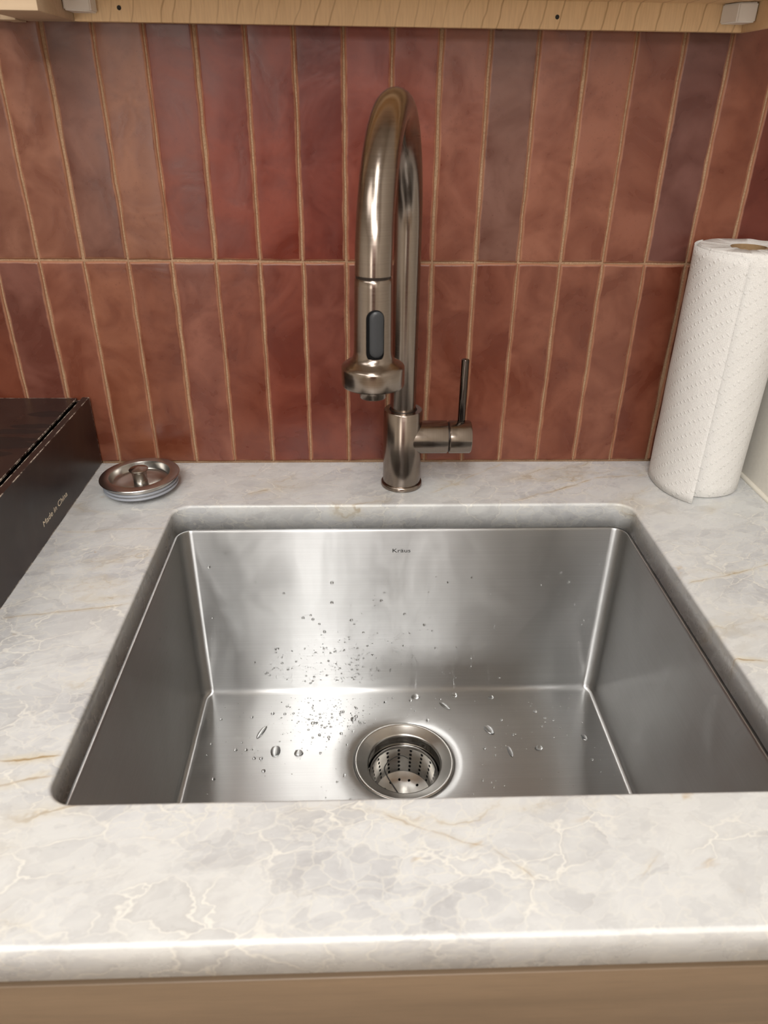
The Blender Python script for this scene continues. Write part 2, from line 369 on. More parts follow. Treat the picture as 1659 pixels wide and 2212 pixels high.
def m_box():
    t = NT('dark_brown_carton'); p = t.pos()
    n = t.noise(p, 30, 4).outputs[0]; sm = t.noise(t.vm('MULTIPLY', p, (1, 1, 1)), 11, 4, 0.6, 0.5).outputs[0]
    c = t.mix(t.mapr(n, 0.3, 0.7), lin((38, 27, 24)), lin((48, 36, 32)))
    # greasy hand prints on the lid: ellipses along the slot
    s = t.n('SeparateXYZ', {0: t.vm('ADD', p, t.vm('MULTIPLY', t.vm('SUBTRACT', t.noise(p, 60, 2).outputs['Color'], (0.5, 0.5, 0.5)), (0.012, 0.006, 0)))})
    m = None
    for cx, cy, rx, ry in ((-0.004, -0.060, 0.022, 0.010), (-0.008, -0.098, 0.024, 0.007), (-0.020, -0.1135, 0.030, 0.008), (-0.024, -0.137, 0.036, 0.008), (-0.012, -0.152, 0.030, 0.010), (-0.03, -0.175, 0.030, 0.008)):
        d = t.math('ADD', t.math('POWER', t.math('ABSOLUTE', t.math('DIVIDE', t.math('SUBTRACT', s.outputs[0], cx), rx)), 2.0),
                   t.math('POWER', t.math('ABSOLUTE', t.math('DIVIDE', t.math('SUBTRACT', s.outputs[1], cy), ry)), 2.0))
        k = t.mapr(d, 0.85, 1.15, 1.0, 0.0, True)
        m = k if m is None else t.math('MAXIMUM', m, k)
    top = t.mapr(t.n('SeparateXYZ', {0: t.geo().outputs['Normal']}).outputs[2], 0.8, 0.95)
    m = t.math('MULTIPLY', m, top)
    c = t.mix(t.math('MULTIPLY', m, 0.65), c, lin((26, 16, 13)))
    # raw board showing through along worn edges
    ge = t.n('UVMap').outputs[0]; ed = t.n('SeparateXYZ', {0: ge}).outputs[0]
    wn = t.noise(p, 260, 4, 0.7).outputs[0]; wn2 = t.noise(p, 40, 3, 0.6).outputs[0]
    thr = t.math('ADD', t.math('MULTIPLY', wn, 0.6), t.math('MULTIPLY', wn2, 0.6))
    wear = t.math('MULTIPLY', t.mapr(ed, 0.0003, 0.0011, 1.0, 0.0), t.mapr(thr, 0.57, 0.67))
    c = t.mix(wear, c, lin((214, 200, 184)))
    t.bs(Base_Color=c, Roughness=t.math('ADD', t.mapr(sm, 0.3, 0.7, 0.26, 0.42), t.math('MULTIPLY', m, 0.25)), Normal=t.bump(n, 0.05, 0.001))
    t.b.inputs['Specular IOR Level'].default_value = 0.5
    return t.m

M = dict(
    tile=m_tile(), grout=m_grout(), stone=m_stone(),
    steel=m_steel('brushed_stainless'), polished=simple('polished_stainless', (0.62, 0.60, 0.57, 1), 0.14, 1.0),
    basket=simple('satin_basket_steel', (0.58, 0.565, 0.54, 1), 0.24, 1.0),
    satin=simple('satin_stainless', (0.52, 0.50, 0.47, 1), 0.26, 1.0),
    bronze=m_bronze('brushed_dark_bronze'), bronze_x=m_bronze('brushed_dark_bronze_turned', 'X'),
    dark=simple('dark_bronze_gap', (0.03, 0.022, 0.018, 1), 0.4, 0.6),
    lever=simple('polished_dark_bronze', (0.09, 0.075, 0.067, 1), 0.14, 1.0),
    rubber_black=simple('black_rubber', lin((6, 6, 7)), 0.8, 0.0, Specular_IOR_Level=0.15), button=simple('charcoal_rubber', lin((46, 48, 51)), 0.42),
    gasket=simple('pale_grey_rubber', lin((150, 153, 160)), 0.4), black=simple('black_print', lin((18, 17, 16)), 0.6),
    hole=simple('dark_drain', (0.012, 0.012, 0.012, 1), 0.6), strand=simple('dark_strand', lin((32, 28, 24)), 0.4),
    print=simple('cream_print', lin((240, 228, 204)), 0.6),
    cab=m_wood('tan_cabinet_veneer', lin((106, 88, 69)), lin((119, 99, 78)), 'X', 0.5),
    maple=m_maple(), raw=m_wood('raw_plywood_edge', lin((120, 100, 82)), lin((140, 118, 96)), 'X', 0.8),
    pale=m_wood('pale_plywood', lin((190, 165, 135)), lin((208, 184, 155)), 'X', 0.7),
    plastic=simple('white_plastic', lin((240, 236, 230)), 0.4),
    paint=m_paint('cream_wall_paint', lin((222, 217, 207))), ceil=m_paint('white_ceiling_paint', lin((236, 233, 226)), 0.9),
    floor=m_wood('grey_brown_floor', lin((120, 104, 88)), lin((150, 132, 112)), 'X', 0.5),
    body_standin=m_wood('dark_body_standin', lin((88, 50, 42)), lin((100, 60, 50)), 'Z', 0.4),  # reddish brown of the added slab that only shows in reflections
    caulk=simple('white_caulk', lin((232, 226, 212)), 0.6),
    water=m_water(), paper=m_paper(), card=m_paint('grey_brown_card', lin((150, 122, 88)), 0.9, 0.1), box=m_box(),
)

# ------------------------------------------------------------------ the room
PITCH, ROW = 0.0515, 0.2621
XW = 0.884           # right wall
rng = random.Random(7)

def slab(name, b, mat):
    bm = bmesh.new(); box(bm, *b); return struct(name, bm, mat)
wall_back = slab('wall_back', (-2.2, 2.4, 0.0022, 0.12, -0.92, 1.52), M['grout'])
slab('wall_right', (XW, XW + 0.1, -0.95, 0.0022, -0.92, 1.52), M['paint'])
slab('wall_left', (-2.3, -2.2, -4.1, 0.12, -0.92, 1.52), M['paint'])
slab('wall_far_right', (2.4, 2.5, -4.1, 0.12, -0.92, 1.52), M['paint'])
slab('wall_front', (-2.3, 2.5, -4.1, -4.0, -0.92, 1.52), M['paint'])
slab('ceiling', (-2.3, 2.5, -4.1, 0.12, 1.52, 1.60), M['ceil'])
slab('floor', (-2.3, 2.5, -4.1, 0.12, -1.0, -0.92), M['floor'])

body_standin = slab('body_standin_1', (-0.36, 0.98, -4.0, -3.955, -0.92, 1.14), M['body_standin'])  # added unseen dark slab, reflected in place of the person behind the camera
bm = bmesh.new(); lathe(bm, [(0.012, 0), (0.012, 0.03), (0.028, 0.04), (0.030, 0.055), (0.022, 0.068), (0.001, 0.07)], 24)
bmesh.ops.rotate(bm, verts=bm.verts, cent=(0, 0, 0), matrix=Matrix.Rotation(-PI / 2, 3, 'X'))
bmesh.ops.translate(bm, verts=bm.verts, vec=(0.94, -3.956, 0.06))
obj('body_standin_knob', bm, M['satin'], body_standin, True)  # knob on the added slab
bm = bmesh.new()
for b_ in ((-0.43, -0.36, -4.0, -3.94, -0.92, 1.22), (0.98, 1.05, -4.0, -3.94, -0.92, 1.22), (-0.36, 0.98, -4.0, -3.94, 1.14, 1.22)): box(bm, *b_)
struct('body_standin_trim', bm, M['body_standin'])  # frame around the added slab, equally dark in reflections

# wall tiles, one object each
UP = {-2: (120, 74, 59), -1: (121, 75, 59), 0: (131, 82, 64), 1: (111, 69, 57), 2: (132, 84, 64), 3: (116, 54, 40), 4: (116, 48, 33),
      5: (116, 45, 28), 6: (104, 36, 21), 7: (118, 48, 32), 8: (126, 62, 46), 9: (130, 76, 60), 10: (110, 72, 62), 11: (133, 80, 63),
      12: (131, 78, 61), 13: (126, 74, 58), 14: (102, 62, 56), 15: (120, 68, 51), 16: (98, 44, 34), 17: (110, 55, 42)}
LO = {-2: (106, 54, 38), -1: (108, 62, 52), 0: (124, 72, 55), 1: (126, 74, 54), 2: (118, 66, 48), 3: (126, 74, 60), 4: (118, 62, 46),
      5: (114, 54, 40), 6: (112, 56, 44), 7: (108, 54, 42), 8: (116, 62, 48), 9: (122, 68, 52), 10: (118, 64, 48), 11: (124, 72, 56),
      12: (120, 68, 52), 13: (126, 76, 60), 14: (114, 62, 46), 15: (108, 56, 42), 16: (104, 52, 40), 17: (110, 55, 42)}
def tile_mesh(w_, h_, seed, nx=10, ny=26):
    rr = random.Random(seed)
    bm = bmesh.new(); uvl = bm.loops.layers.uv.new('UVMap')
    def wob(t, k): return 0.0010 * noise.noise((t * 40.0 + k * 7.3, seed * 3.71 + k, 0.5))
    ex = 0.0014
    e2 = ex * 2.2
    us = [0, ex, e2] + [e2 + (w_ - 2 * e2) * i / (nx - 4) for i in range(1, nx - 4)] + [w_ - e2, w_ - ex, w_]
    vs = [0, ex, e2] + [e2 + (h_ - 2 * e2) * i / (ny - 4) for i in range(1, ny - 4)] + [h_ - e2, h_ - ex, h_]
    tilt = (rr.uniform(-.012, .012), rr.uniform(-.004, .004)); dy = rr.uniform(-0.0004, 0.0004)
    G = []
    for j, v in enumerate(vs):
        row = []
        for i, u in enumerate(us):
            fu, fv = u / w_, v / h_
            x = u - w_ / 2 + wob(v, 1) * (1 - fu) + wob(v, 2) * fu
            z = v - h_ / 2 + wob(u, 3) * (1 - fv) + wob(u, 4) * fv
            edge = i in (0, nx) or j in (0, ny)
            d = min(u, w_ - u, v, h_ - v)
            y = 0.0018 if edge else -0.0002 * min(1.0, d / 0.003)
            if not edge:
                y += dy + tilt[0] * (u - w_ / 2) * 0.5 + tilt[1] * (v - h_ / 2) * 0.3 + 0.0007 * noise.noise((u * 30, v * 13, seed * 1.9))
            row.append((bm.verts.new((x, min(y, 0.0021), z)), (u, v)))
        G.append(row)
    def face(a, b, c, d):
        f = bm.faces.new((a[0], b[0], c[0], d[0])); f.smooth = True
        for lp, q in zip(f.loops, (a, b, c, d)):
            u, v = q[1]; lp[uvl].uv = (min(u, w_ - u), min(v, h_ - v))
    for j in range(len(vs) - 1):
        for i in range(len(us) - 1):
            face(G[j][i], G[j][i + 1], G[j + 1][i + 1], G[j + 1][i])
    # back of the tile, bedded in the wall
    per = [G[0][i] for i in range(nx + 1)] + [G[j][nx] for j in range(1, ny + 1)] + [G[ny][i] for i in range(nx - 1, -1, -1)] + [G[j][0] for j in range(ny - 1, 0, -1)]
    back = [(bm.verts.new((p[0].co.x, 0.0021, p[0].co.z)), p[1]) for p in per]
    for i in range(len(per)):
        k = (i + 1) % len(per); face(per[k], per[i], back[i], back[k])
    return bm
def tiles():
    for row, tab in ((0, LO), (1, UP)):
        for c in range(-9, 18):
            x0 = c * PITCH; x1 = min(x0 + PITCH, XW + 0.001)
            if x1 - x0 < 0.01: continue
            gx = 0.0028 if rng.random() < 0.4 else 0.0020
            w_ = x1 - x0 - gx; h_ = ROW - 0.0024 if row else ROW - 0.0018
            bm = tile_mesh(w_, h_, c * 2 + row + 101)
            o = obj('tile', bm, M['tile'], wall_back)
            zc = row * ROW + ROW / 2 - (0.0003 if row == 0 else 0)
            o.location = ((x0 + x1) / 2 + rng.uniform(-.0005, .0005), 0, zc + rng.uniform(-.0004, .0004))
            rgb = tab.get(c, (118, 66, 50))
            o.color = tuple(v * k for v, k in zip(lin(rgb)[:3], (0.85, 0.85, 0.80))) + (1.0,)
tiles()
# caulk bead where the worktop meets the right wall, and along the splashback
bm = bmesh.new(); tube(bm, [(XW - 0.0005, y / 100.0, 0.0015) for y in range(-66, 1, 3)], 0.0034, 10)
struct('trim_1', bm, M['caulk'], True)

# ------------------------------------------------------------------ worktop with the sink cut-out
CX0, CX1, CY0, CY1 = 0.1512, 0.7081, -0.5543, -0.1246
TH = 0.033
def worktop():
    bm = bmesh.new(); b = 0.0028; n = 4
    hole = []; outer = []
    def prof(k):   # quarter-round from the top face to the side
        a = PI / 2 * k / n; return b * (1 - math.sin(a)), -b * (1 - math.cos(a))
    R = 0.021
    OX0, OX1, OY0, OY1 = -1.6, XW - 0.0003, -0.655, -0.0008
    for k in range(n + 1):
        o_, z = prof(k)
        hole.append(rrect(CX0 - o_, CX1 + o_, CY0 - o_, CY1 + o_, R + o_, z, 10))
        outer.append(rrect(OX0 + o_, OX1 - o_, OY0 + o_, OY1 - o_, 0.003, z, 3))
    hole.append(rrect(CX0, CX1, CY0, CY1, R, -b - 0.0008, 10)); outer.append(rrect(OX0, OX1, OY0, OY1, 0.003, -b - 0.0008, 3))
    hole.append(rrect(CX0, CX1, CY0, CY1, R, -TH, 10)); outer.append(rrect(OX0, OX1, OY0, OY1, 0.003, -TH, 3))
    Hh = rings(bm, hole); Oo = rings(bm, outer)
    for f in bm.faces: f.smooth = True
    for idx in (0, -1):
        es = []
        for ring in (Hh[idx], Oo[idx]):
            for i in range(len(ring)):
                es.append(bm.edges.get((ring[i], ring[(i + 1) % len(ring)])))
        bmesh.ops.triangle_fill(bm, use_beauty=True, edges=es)
    for f in bm.faces:
        if abs(f.normal.z) > 0.999: f.smooth = False
    o = obj('worktop', bm, M['stone'])
    return tag(o, 'pale veined stone worktop with polished edge and rectangular sink cut-out', 'countertop')
worktop()

# ------------------------------------------------------------------ sink
ZF = -0.297
DX, DY, DR = 0.429, -0.2535, 0.0635     # drain
def sink():
    root = thing('kitchen_sink', 'brushed stainless steel undermount single bowl sink with water drops', 'sink', (0.43, -0.34, ZF))
    L = root.location
    x0, x1, y0, y1 = 0.1538, 0.7047, -0.5517, -0.1272
    bm = bmesh.new(); R = 0.0155; rs = []
    zt = -TH - 0.0004
    rs.append(rrect(x0 - 0.022, x1 + 0.022, y0 - 0.022, y1 + 0.022, R + 0.022, zt - 0.0015, 8, 14))
    rs.append(rrect(x0 - 0.022, x1 + 0.022, y0 - 0.022, y1 + 0.022, R + 0.022, zt, 8, 14))
    for o_, z in ((0.0016, zt), (0.0005, zt - 0.0004), (0, zt - 0.0016), (0, zt - 0.004)):
        rs.append(rrect(x0 - o_, x1 + o_, y0 - o_, y1 + o_, R + o_, z, 8, 14))
    fr = 0.0085
    rs.append(rrect(x0, x1, y0, y1, R, ZF + fr + 0.004, 8, 14))
    for k in range(0, 7):
        a = PI / 2 * k / 6; o_ = -fr * (1 - math.cos(a)); z = ZF + fr * (1 - math.sin(a))
        rs.append(rrect(x0 - o_, x1 + o_, y0 - o_, y1 + o_, R + o_, z, 8, 14))
    rs.append(rrect(x0 + fr + 0.004, x1 - fr - 0.004, y0 + fr + 0.004, y1 - fr - 0.004, R - fr - 0.001, ZF - 0.00002, 8, 14))
    # floor falls slightly to the drain
    inner = rs[-1]
    for rad, z in ((DR + 0.030, ZF - 0.0006), (DR + 0.012, ZF - 0.0012), (DR + 0.003, ZF - 0.0024), (DR - 0.002, ZF - 0.0042)):
        ring = []
        for p in inner:
            a = math.atan2(p[1] - DY, p[0] - DX); ring.append((DX + rad * math.cos(a), DY + rad * math.sin(a), z))
        rs.append(ring)
    rs = [[(p[0] - L.x, p[1] - L.y, p[2] - L.z) for p in r] for r in rs]
    rings(bm, rs)
    o = obj('basin', bm, M['steel'], root); auto_smooth(o, 40)
    md = o.modifiers.new('thickness', 'SOLIDIFY'); md.thickness = 0.0012; md.offset = -1.0
    # drain fitting: lip, sloping flange, cup
    bm = bmesh.new(); z0 = ZF - 0.0036 - L.z
    c = (DX - L.x, DY - L.y, z0)
    lathe(bm, [(DR - 0.004, -0.004), (DR - 0.0005, -0.001), (DR, 0.0012), (DR - 0.0008, 0.0026), (DR - 0.0026, 0.0030), (DR - 0.0045, 0.0022),
               (DR - 0.0060, 0.0010), (DR - 0.0150, -0.0022), (DR - 0.0170, -0.0034), (DR - 0.0176, -0.0050)], 72, c)
    o = obj('drain_flange', bm, M['satin'], root); auto_smooth(o, 60)
    bm = bmesh.new()
    lathe(bm, [(DR - 0.0174, -0.0044), (DR - 0.0180, -0.0060), (DR - 0.0180, -0.0195), (DR - 0.0195, -0.0225)], 72, c)
    o = obj('drain_cup', bm, M['polished'], root); auto_smooth(o, 50)
    bm = bmesh.new(); lathe(bm, [(DR - 0.0195, -0.0225), (DR - 0.0195, -0.085)], 48, c, False, True)
    o = obj('drain_pipe', bm, M['hole'], root); auto_smooth(o, 50)
    # maker's name printed on the back wall
    lettering('brand_lettering', 'Kr\u00e4us', 0.0078, (0.4158, y1 - 0.0002, -0.0668), (PI / 2, 0, 0), M['black'], root, 0.0227, L)
    return root
def lettering(name, s, size, loc, rot, mat, parent, width=None, off=(0, 0, 0), embolden=0.0):
    cu = bpy.data.curves.new(name, 'FONT'); cu.body = s; cu.size = size; cu.extrude = 0.00004; cu.offset = embolden
    cu.resolution_u = 4
    tmp = bpy.data.objects.new(name + '_tmp', cu); COL.objects.link(tmp)
    bpy.context.view_layer.update()
    dg = bpy.context.evaluated_depsgraph_get()
    me = bpy.data.meshes.new_from_object(tmp.evaluated_get(dg))
    bpy.data.objects.remove(tmp); bpy.data.curves.remove(cu)
    xs = [v.co.x for v in me.vertices]; k = width / (max(xs) - min(xs)) if width else 1.0
    x0 = min(xs)
    for v in me.vertices: v.co.x = (v.co.x - x0) * k
    me.materials.clear(); me.materials.append(mat); me.name = name
    o = link(bpy.data.objects.new(name, me)); o.parent = parent
    o.location = Vector(loc) - Vector(off); o.rotation_euler = rot
    o['label'] = 'small lettering reading ' + s
    return o
sink()

# perforated strainer basket sitting in the drain
def basket():
    root = thing('strainer_basket', 'perforated steel strainer basket sitting inside the sink drain', 'strainer', (DX, DY, ZF - 0.068))
    zt = 0.068 - 0.0225      # top lip, relative to root
    bm = bmesh.new(); rt, rb = 0.0415, 0.0355
    lathe(bm, [(0.0436, zt - 0.002), (0.0440, zt), (0.0430, zt + 0.0012), (rt + 0.0006, zt + 0.0004), (rt, zt - 0.003)], 64)
    o = obj('lip', bm, M['basket'], root); auto_smooth(o, 60)
    # wall: grid of cells, each with a round hole
    bm = bmesh.new(); nc, nr = 32, 6; z1 = zt - 0.003; zb = 0.006
    holesV = {}
    def P(u, v):   # u angle cells, v 0..nr from the bottom
        f = v / nr; a = 2 * PI * u / nc; r = rb + (rt - rb) * f; return (r * math.cos(a), r * math.sin(a), zb + (z1 - zb) * f)
    cache = {}
    def V(u, v):
        k = (round(u * 100) % (nc * 100), round(v * 100))
        if k not in cache: cache[k] = bm.verts.new(P(u, v))
        return cache[k]
    sq = [(0.5, 0), (0, 0), (-0, 0)]
    for i in range(nc):
        for j in range(nr):
            ctr = (i + 0.5, j + 0.5)
            o8 = [(1, .5), (1, 1), (.5, 1), (0, 1), (0, .5), (0, 0), (.5, 0), (1, 0)]
            ov = [V(i + a, j + b) for a, b in o8]
            if i % 2 == 0:
                hv = [bm.verts.new(P(ctr[0] + 0.24 * math.cos(k * PI / 4), ctr[1] + 0.33 * math.sin(k * PI / 4))) for k in range(8)]
                for k in range(8):
                    bm.faces.new((ov[k], ov[(k + 1) % 8], hv[(k + 1) % 8], hv[k]))
            else:
                bm.faces.new(ov)
    o = obj('perforated_wall', bm, M['basket'], root, True)
    # domed bottom with a ring of holes
    bm = bmesh.new(); n = 24
    def Q(u, r): a = 2 * PI * u / n; return (r * math.cos(a), r * math.sin(a), zb - 0.006 * (1 - ((r - 0.012) / (rb - 0.012)) ** 2 if r > 0.012 else 1) if r < rb - 1e-6 else zb)
    ring0 = [(i * 0.5) for i in range(2 * n)]
    c2 = {}
    def W(u, r):
        k = (round(u * 100) % (n * 100), round(r * 1e5))
        if k not in c2: c2[k] = bm.verts.new(Q(u, r))
        return c2[k]
    for i in range(n):
        for ra, rb_, hole in ((0.012, 0.020, False), (0.020, 0.030, True), (0.030, rb, False)):
            mid = (ra + rb_) / 2
            ov = [W(i + 1, mid), W(i + 1, rb_), W(i + .5, rb_), W(i, rb_), W(i, mid), W(i, ra), W(i + .5, ra), W(i + 1, ra)]
            if hole and i % 2 == 0:
                hv = [bm.verts.new(Q(i + .5 + 0.28 * math.cos(k * PI / 4), mid + 0.0019 * math.sin(k * PI / 4))) for k in range(8)]
                for k in range(8): bm.faces.new((ov[k], ov[(k + 1) % 8], hv[(k + 1) % 8], hv[k]))
            else: bm.faces.new(ov)
    bm.faces.new([W(i * 0.5, 0.012) for i in range(2 * n)])
    obj('perforated_bottom', bm, M['basket'], root, True)
    # thin dark strand hooked over the basket wall and lying across it
    pts = []
    raw = [(0.436, -0.2295, -0.3225), (0.4285, -0.2255, -0.3215), (0.4185, -0.2265, -0.3235), (0.409, -0.231, -0.328), (0.405, -0.237, -0.333), (0.409, -0.246, -0.338), (0.4165, -0.257, -0.343), (0.4245, -0.268, -0.349), (0.431, -0.276, -0.355), (0.434, -0.280, -0.3585)]
    raw = [Vector(p) for p in raw]
    for i in range(len(raw) - 1):
        p0, p1, p2, p3 = raw[max(i - 1, 0)], raw[i], raw[i + 1], raw[min(i + 2, len(raw) - 1)]
        for k in range(5):
            s = k / 5; pts.append(0.5 * ((2 * p1) + (p2 - p0) * s + (2 * p0 - 5 * p1 + 4 * p2 - p3) * s * s + (3 * p1 - p0 - 3 * p2 + p3) * s ** 3))
    pts.append(raw[-1])
    bm = bmesh.new(); tube(bm, pts, [0.0006 + 0.0005 * (i / len(pts)) for i in range(len(pts))], 8)
    o = obj('wire_strand', bm, M['strand'], None, True)
    tag(o, 'thin dark curved strand lying across the sink strainer basket', 'strand')
basket()

# ------------------------------------------------------------------ faucet
FX, FY = 0.4285, -0.068
HX, HY = 0.3862, -0.300
def faucet():
    root = thing('kitchen_faucet', 'brushed dark bronze gooseneck pull-down kitchen faucet with side lever', 'faucet', (FX, FY, 0))
    def P(name, bm, mat, parent=root, deg=40):
        o = obj(name, bm, mat, parent); auto_smooth(o, deg); return o
    bm = bmesh.new(); lathe(bm, [(0.0246, 0), (0.0261, 0.0008), (0.0261, 0.0048), (0.0253, 0.0058), (0.0215, 0.0058)], 72, (0, 0, 0), True, True); P('base_ring', bm, M['bronze'])
    bm = bmesh.new(); lathe(bm, [(0.0236, 0.0052), (0.0238, 0.0066), (0.0238, 0.1012), (0.0228, 0.1026), (0.0168, 0.1026), (0.0160, 0.1000), (0.0152, 0.0985)], 72, (0, 0, 0), True, True); P('body', bm, M['bronze'])
    bm = bmesh.new(); lathe(bm, [(0.0164, 0.1000), (0.0164, 0.1022), (0.0156, 0.1034), (0.0150, 0.1034)], 48); P('collar', bm, M['dark'])
    # gooseneck
    tr = 0.0152; zs = 0.308
    h = Vector((HX - FX, HY - FY, 0)); Rr = h.length / 2; d = h.normalized()
    pts = [(0, 0, 0.098 + (zs - 0.098) * i / 10) for i in range(11)]
    for i in range(1, 41):
        a = PI * i / 40; q = d * (Rr - Rr * math.cos(a)); pts.append((q.x, q.y, zs + Rr * math.sin(a)))
    bm = bmesh.new(); tube(bm, pts, tr, 40); P('gooseneck', bm, M['bronze'])
    # spray head
    hx, hy = h.x, h.y
    bm = bmesh.new(); lathe(bm, [(0.0144, 0.3085), (0.0144, 0.3062), (0.0150, 0.3055), (0.0155, 0.3046), (0.0156, 0.300), (0.0163, 0.2480), (0.0166, 0.2432), (0.0176, 0.2398), (0.0196, 0.2375),
                                   (0.0240, 0.2352), (0.0262, 0.2335), (0.0270, 0.2322), (0.0271, 0.2310), (0.0271, 0.2172), (0.0266, 0.2160), (0.0250, 0.2156), (0.0118, 0.2156)], 72, (hx, hy, 0), True, True)
    head = P('spray_head', bm, M['bronze'], root, 30)
    bm = bmesh.new(); lathe(bm, [(0.0118, 0.2160), (0.0118, 0.2054), (0.0112, 0.2046), (0.0070, 0.2046), (0.0070, 0.2064)], 40, (hx, hy, 0), False, True); P('aerator', bm, M['bronze'], head)
    bm = bmesh.new(); lathe(bm, [(0.01465, 0.3086), (0.01465, 0.3050)], 48, (hx, hy, 0)); P('joint_gap', bm, M['dark'], head)
    def stadium(wd, ht, r0, r1, ang0, zc, name, mat, par):
        n = 20; prof = []
        for i in range(n):
            a = PI * i / (n - 1); prof.append((wd / 2 * math.cos(a), (ht - wd) / 2 + wd / 2 * math.sin(a)))
        for i in range(n):
            a = PI + PI * i / (n - 1); prof.append((wd / 2 * math.cos(a), -(ht - wd) / 2 + wd / 2 * math.sin(a)))
        rs = []
        for s, r in ((1.0, r0), (1.0, r1 - 0.0004), (0.94, r1), (0.5, r1 + 0.0002), (0.06, r1 + 0.0003)):
            ring = []
            for u, v in prof:
                u2 = u * s; v2 = v - (1 - s) * wd / 2 * (1 if v > 0 else -1) * min(1, abs(v) / (wd / 2))
                rad = 0.0163 + (0.0156 - 0.0163) * (zc + v2 - 0.248) / 0.052
                a = ang0 + u2 / rad
                ring.append((hx + (rad + r) * math.cos(a), hy + (rad + r) * math.sin(a), zc + v2))
            rs.append(ring)
        bm = bmesh.new(); rings(bm, rs, True, True, True); P(name, bm, mat, par, 50)
    a0 = math.radians(-90 + 5)
    stadium(0.0158, 0.0440, -0.002, 0.0003, a0, 0.2618, 'button_surround', M['rubber_black'], head)
    stadium(0.0114, 0.0380, -0.002, 0.0011, a0 + 0.06, 0.2636, 'spray_button', M['button'], head)
    # handle
    zc = 0.0655; r = 0.0205
    bm = bmesh.new(); lathe(bm, [(r, 0.004), (r, 0.0545), (r - 0.0008, 0.0555), (r - 0.003, 0.0555)], 64, (0, 0, zc), True, True, 'X'); P('handle_socket', bm, M['bronze_x'])
    bm = bmesh.new(); lathe(bm, [(r - 0.0022, 0.0550), (r - 0.0022, 0.0585)], 48, (0, 0, zc), True, True, 'X'); P('handle_gap', bm, M['dark'])
    bm = bmesh.new(); lathe(bm, [(r - 0.0028, 0.0572), (r - 0.0009, 0.0572), (r, 0.0582), (r, 0.0833), (r - 0.0012, 0.0848), (r - 0.003, 0.0850)], 64, (0, 0, zc), True, True, 'X'); cap = P('handle_cap', bm, M['bronze_x'])
    bm = bmesh.new(); lathe(bm, [(0.0052, 0.0840), (0.0052, 0.0862), (0.0046, 0.0868), (0.0046, 0.1640), (0.0042, 0.1648), (0.001, 0.1650)], 32, (0.0722, 0, 0), True, True); P('lever', bm, M['lever'])
faucet()

# ------------------------------------------------------------------ sink stopper
def stopper():
    root = thing('sink_stopper', 'round steel sink stopper with centre knob lying tilted beside the carton', 'stopper', (0.1010, -0.0790, 0.0042))
    root.rotation_euler = (0, math.radians(-1.8), 0)
    bm = bmesh.new()
    lathe(bm, [(0.0445, 0.0135), (0.0478, 0.0150), (0.0486, 0.0160), (0.0480, 0.0168), (0.0385, 0.0176), (0.0370, 0.0172), (0.0362, 0.0150), (0.0352, 0.0092), (0.0338, 0.0076), (0.0255, 0.0070), (0.0248, 0.0064), (0.0090, 0.0060), (0.001, 0.0060)], 72, (0, 0, 0))
    o = obj('dish', bm, M['satin'], root); auto_smooth(o, 40)
    bm = bmesh.new()
    lathe(bm, [(0.001, 0.0010), (0.0400, 0.0010), (0.0430, 0.0020), (0.0436, 0.0030), (0.0440, 0.0140)], 72)
    o = obj('underside', bm, M['satin'], root); auto_smooth(o, 40)
    for z in (0.0084, 0.0036):
        bm = bmesh.new()
        lathe(bm, [(0.0436, z - 0.0016), (0.0450, z - 0.0014), (0.0456, z - 0.0003), (0.0455, z + 0.0007), (0.0448, z + 0.0012), (0.0436, z + 0.0014)], 72)
        o = obj('gasket', bm, M['gasket'], root); auto_smooth(o, 70)
    bm = bmesh.new()
    lathe(bm, [(0.0085, 0.0055), (0.0088, 0.0090), (0.0083, 0.0094), (0.0086, 0.0100), (0.0092, 0.0195), (0.0106, 0.0215), (0.0116, 0.0228), (0.0118, 0.0238), (0.0110, 0.0246), (0.0004, 0.0276)], 48)
    o = obj('knob', bm, M['satin'], root); auto_smooth(o, 40)
stopper()

